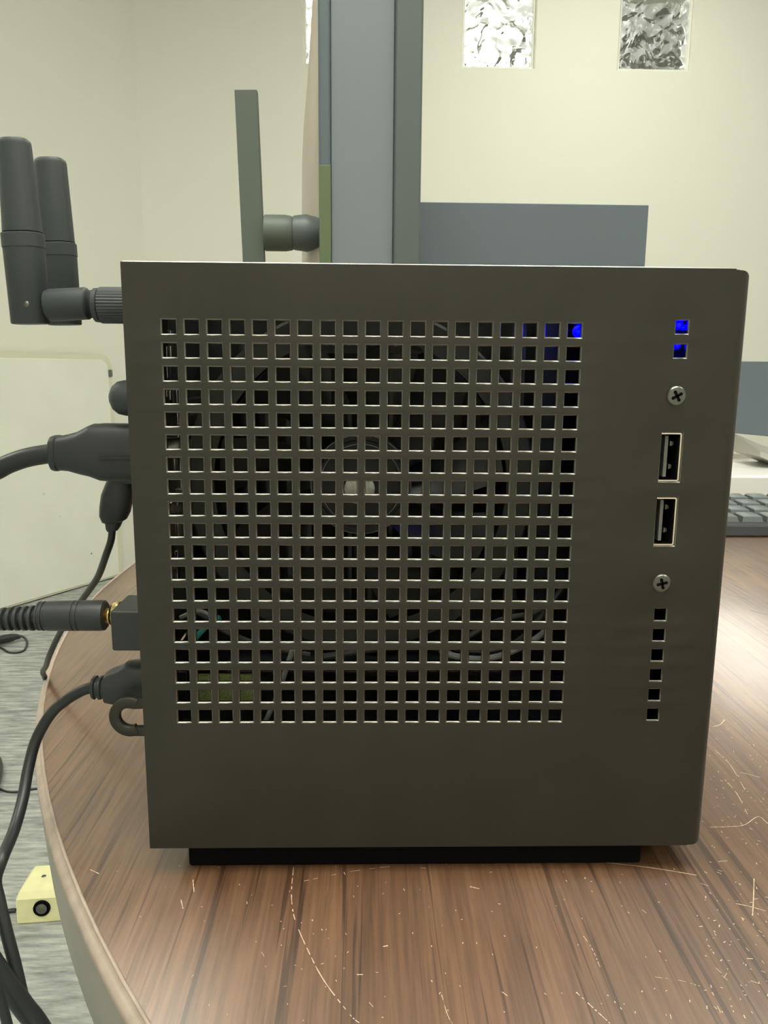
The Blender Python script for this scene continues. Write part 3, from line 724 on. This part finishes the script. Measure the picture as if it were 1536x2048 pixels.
for v, u in ((700, 600), (525, 602), (430, 602), (350, 603), (300, 606), (250, 611), (180, 619), (120, 625), (50, 632), (0, 636), (-60, 637)):
    p = A(u, v, (y0+y1)/2); b_ = xl - p.x
    b_ = max(b_, 0.0008)
    ring = []
    for k in range(13):
        q = PI*k/12; ring.append(Vector((xl + 0.0 - b_*0.9*math.sin(q), y0 + 0.02 + (y1-y0-0.03)*(1-math.cos(q))/2, p.z)))
    ring += [Vector((xl+0.004, y1-0.01, p.z)), Vector((xl+0.004, y0+0.02, p.z))]
    rings.append(ring)
mb.loft(rings); mb.build('rear_shell', 'beige_shell', ed, angle=40)
MB().box((xl+0.015, y0+0.09, 0.008), (xr-0.015, y1-0.09, zb)).build('stand_neck', 'slate_dark', ed)
MB().box((xl-0.03, y0+0.04, TZ), (xr+0.04, y1-0.04, 0.008)).build('stand_foot', 'slate_dark', ed, bevel=0.002)
# its flat antenna
ya = 0.445
fa = MB(); pts = [A(470, 182, ya), A(515, 182, ya), A(531, 540, ya), A(534, 610, ya), A(492, 610, ya), A(487, 530, ya)]
fa.bm.free(); fa = MB()
bl = [Vector((p.x, ya-0.0035, p.z)) for p in pts]; bk = [Vector((p.x, ya+0.0035, p.z)) for p in pts]
va = [fa.bm.verts.new(p) for p in bl]; vb = [fa.bm.verts.new(p) for p in bk]
fa.bm.faces.new(va); fa.bm.faces.new(vb[::-1])
for i in range(6): fa.bm.faces.new((va[i], vb[i], vb[(i+1)%6], va[(i+1)%6]))
f_ = fa.build('flat_antenna', 'flat_antenna', ed, bevel=0.0006)
f_['label'] = 'flat straight dark antenna leaning slightly left'
pxa = (ya - CAM.y)/FPX
c = A(529, 466, ya)
MB().lathe([(0, 30*pxa), (2*pxa, 33*pxa), (40*pxa, 33*pxa), (52*pxa, 31*pxa), (59*pxa, 26*pxa), (62*pxa, 20*pxa)], c, (1, 0, 0), 32).build('hinge_barrel', 'flat_antenna', f_)
c = A(586, 466, ya)
MB().lathe([(0, 28*pxa), (2*pxa, 31*pxa), (26*pxa, 34*pxa), (34*pxa, 32*pxa), (60*pxa, 26*pxa)], c, (1, 0, 0), 32).build('hinge_nut', 'slate_dark', f_)
rehome(ed, ((xl+xr)/2, (y0+y1)/2, TZ))
# dark panel display further back
bd = empty('dark_display'); tag(bd, 'dark slate flat display whose top shows right of the edge-on display', 'monitor')
Yd = 0.74; tr = A(1298, 410, Yd); xL = 0.112
MB().box((xL, Yd, 0.09), (tr.x, Yd+0.018, tr.z)).build('screen_panel', 'panel_grey', bd, bevel=0.0008)
MB().box((xL+0.006, Yd-0.0008, 0.108), (tr.x-0.006, Yd, tr.z-0.004)).build('screen_face', 'panel_grey', bd)
MB().box((0.24, Yd+0.006, 0.006), (0.30, Yd+0.016, 0.12)).build('stand_neck', 'slate_dark', bd)
MB().box((0.20, Yd-0.05, TZ), (0.34, Yd+0.06, 0.006)).build('stand_foot', 'slate_dark', bd, bevel=0.002)
rehome(bd, (0.27, Yd, TZ))
# low display with silver stand at the right edge
rd = empty('low_display'); tag(rd, 'dark slate display with a bright silver foot at the right edge, behind the keyboard', 'monitor')
Yr = 0.72; a = A(1440, 722, Yr); b = A(1536, 882, Yr)
mb = MB(); zlo = A(1483, 868, Yr).z; zlo2 = zlo - 0.028
mb.prism([(a.x, zlo+0.003), (a.x+0.36, zlo2), (a.x+0.36, a.z), (a.x, a.z)], 0.02, org=(0, Yr, 0)); mb.build('screen_panel', 'panel_grey', rd, bevel=0.001)
# curved silver stand: a swept bent plate
mb = MB(); rings = []
for k in range(17):
    t = k/16; x = A(1478, 900, Yr).x - 0.005 + 0.26*t
    zc = zlo - 0.004 - 0.030*math.sin(min(1, t*2.2)*PI/2)
    rings.append([Vector((x, Yr-0.06, zc-0.016)), Vector((x, Yr-0.06, zc-0.010)), Vector((x, Yr+0.005, zc+0.004)), Vector((x, Yr+0.012, zc+0.004)), Vector((x, Yr+0.012, zc-0.016))])
mb.loft(rings); mb.build('curved_bracket', 'silver', rd, angle=40)
mb = MB(); p = A(1440, 966, 0.62)
MB().box((p.x, 0.60, TZ), (p.x+0.34, 0.76, 0.028)).build('stand_foot', 'white_plastic', rd, bevel=0.003)
MB().box((p.x+0.16, Yr-0.01, 0.026), (p.x+0.26, Yr+0.01, zlo)).build('stand_neck', 'silver', rd, bevel=0.002)
rehome(rd, (p.x+0.2, Yr, TZ))
# keyboard
kb = empty('keyboard'); tag(kb, 'black keyboard whose left end shows at the right edge of the table', 'keyboard')
q = Z(1455, 1068, 0.0); kx, ky = q.x-0.01, q.y+0.004
mb = MB(); mb.prism([(0, 0.0), (0.004, 0.010), (0.108, 0.017), (0.112, 0.0)], 0.32, org=(kx, ky, 0.0), U=(0, 1, 0), V=(0, 0, 1), W=(1, 0, 0)); mb.build('tray', 'key_tray', kb, bevel=0.002)
kmesh = None
for rw in range(4):
    for cl in range(14):
        x = kx + 0.008 + cl*0.0215; yy = ky + 0.012 + rw*0.0235; z = 0.0105 + 0.0018*rw
        if kmesh is None:
            m_ = MB(); w_ = 0.0185; m_.loft([[(0,0,0),(w_,0,0),(w_,w_+.002,0),(0,w_+.002,0)], [(0.001,0.001,0.0045),(w_-.001,0.001,0.0045),(w_-.001,w_-.001,0.005),(0.001,w_-.001,0.005)], [(0.0025,0.0025,0.0055),(w_-.0025,0.0025,0.0055),(w_-.0025,w_-.002,0.006),(0.0025,w_-.002,0.006)]])
            k0 = m_.build('key', 'key_slate', kb); kmesh = k0.data; k0.location = (x, yy, z)
        else:
            k = bpy.data.objects.new('key', kmesh); COL.objects.link(k); k.parent = kb; k.location = (x, yy, z)
kb_base = (kx+0.16, ky+0.065, 0)
inv = Matrix.Translation(-Vector(kb_base)); kb.location = (kb_base[0], kb_base[1], TZ)
for c_ in kb.children: c_.matrix_parent_inverse = inv.copy()

# ================================================================== THINGS ON THE FLOOR / AGAINST THE WALL
# white board standing against the slanted wall
wb = empty('white_board'); tag(wb, 'large white board with rounded corner standing on the carpet by the slanted wall', 'board')
def hit_slant(u, v, off):
    dd = ray(u, v); p0 = slant(0, off, 0); k = (p0-CAM).dot(nrm)/dd.dot(nrm); return CAM + dd*k
off = 0.06
pc_ = hit_slant(222, 716, off); tcorner = (pc_ - slant(0, off, 0)).dot(d); ztop = hit_slant(120, 706, off).z
def board(t0, t1, z0, z1, r, o0, o1):
    mb = MB(); poly = []
    for k in range(9):
        a = PI/2*k/8; poly.append((t0 + r - r*math.cos(a), z1 - r + r*math.sin(a)))
    poly += [(t1, z1), (t1, z0), (t0, z0)]
    f1 = [mb.bm.verts.new(slant(t, o0, z)) for t, z in poly]; f2 = [mb.bm.verts.new(slant(t, o1, z)) for t, z in poly]
    mb.bm.faces.new(f1); mb.bm.faces.new(f2[::-1]); n = len(poly)
    for i in range(n): mb.bm.faces.new((f1[i], f2[i], f2[(i+1)%n], f1[(i+1)%n]))
    return mb
board(tcorner, 2.6, FZ+0.005, ztop, 0.05, 0.016, off).build('frame', 'board_trim', wb)
board(tcorner+0.02, 2.58, FZ+0.012, ztop-0.022, 0.04, off-0.01, off+0.004).build('writing_surface', 'board_white', wb, bevel=0.002)
pclip = slant(tcorner+0.012, off, ztop-0.075)
MB().box((pclip.x-0.010, pclip.y-0.010, pclip.z-0.014), (pclip.x+0.010, pclip.y+0.010, pclip.z+0.014)).build('edge_clip', 'screw_metal', wb, bevel=0.003)
for u, v, rr_ in ((183, 1107, 0.007), (88, 988, 0.008), (120, 1033, 0.005)):
    p = hit_slant(u, v, off+0.0045); MB().lathe([(0, rr_*0.6), (0.0006, rr_*0.5)], p, nrm, 12).build('smudge', 'grey_wire' if rr_ == 0.007 else 'board_trim', wb)
rehome(wb, slant(1.5, off, FZ))
# yellow floor outlet box
yb = empty('yellow_box'); p = Z(33, 1850, FZ)
tag(yb, 'pale yellow box with a round black-rimmed socket on the carpet', 'outlet box')
W_, D_, H_ = 0.115, 0.075, 0.052
mb = MB(); mb.loft([[(0, 0, 0), (W_, 0, 0), (W_, D_+.01, 0), (0, D_+.01, 0)], [(0.0, 0.003, H_*0.8), (W_-.0, 0.003, H_*0.8), (W_-.004, D_+.008, H_*0.8), (0.002, D_+.008, H_*0.8)], [(0.004, 0.012, H_), (W_-.004, 0.012, H_), (W_-.008, D_, H_), (0.010, D_, H_)]])
o = mb.build('housing', 'yellow_box', yb, bevel=0.003)
sc = (0.040, 0.001, 0.026)
MB().lathe([(-0.001, 0.0130), (0.002, 0.0130), (0.0025, 0.0118), (0.0018, 0.0105), (-0.0005, 0.0100)], sc, (0, -1, 0.05), 28).build('socket_rim', 'recess_black', yb)
MB().lathe([(0, 0.0095), (0.003, 0.0085), (0.0045, 0.005), (0.005, 0)], sc, (0, -1, 0.05), 24).build('socket_face', 'screw_metal', yb)
MB().lathe([(0, 0.004), (0.0008, 0.003), (0.001, 0)], (0.032, 0.045, H_), (0, 0, 1), 12).build('box_screw', 'screw_metal', yb)
MB().box((0.055, 0.035, H_-0.001), (0.059, 0.055, H_+0.0004)).build('box_slot', 'board_trim', yb)
yb.location = (p.x, p.y, FZ); yb.rotation_euler = (0, 0, 0.10)
# floor wires
def fw(name, pts, r, label, z=None):
    o = MB().tube([Z(u, v, FZ + r) for u, v in pts], r, seg=10).build(name, 'cord_rubber'); return tag(o, label, 'cable')
fw('floor_wire', [(-80, 1830), (-20, 1826), (5, 1824), (24, 1821), (31, 1821)], 0.0035, 'short black wire entering the yellow box from the left')
fw('floor_wire', [(-60, 1555), (-10, 1574), (15, 1583), (40, 1583), (60, 1579), (85, 1575), (140, 1560)], 0.0022, 'thin dark wire lying across the carpet beside the table edge')
fw('floor_wire', [(-60, 1560), (-20, 1535), (-6, 1520), (-4, 1550), (-20, 1600)], 0.009, 'thick dark cord bend at the left edge above the thin wire')
fw('floor_wire', [(-60, 1290), (-20, 1280), (4, 1272), (30, 1270), (50, 1276), (54, 1290), (44, 1303), (20, 1305), (2, 1296), (-30, 1285)], 0.0032, 'thin black wire loop lying on the carpet under the audio cable')
o = MB().tube([Z(-40, 1290, FZ+.02), Z(-10, 1282, FZ+.02), Z(14, 1277, FZ+.02), Z(30, 1274, FZ+.018), Z(40, 1275, FZ+.012)], nonlin((0, .018), (.6, .016), (.85, .010), (1, .005)), seg=14, flat=0.8).build('cable_plug', 'cord_rubber')
tag(o, 'dark lumpy cable plug on the carpet at the left edge, by the wire loop', 'plug')
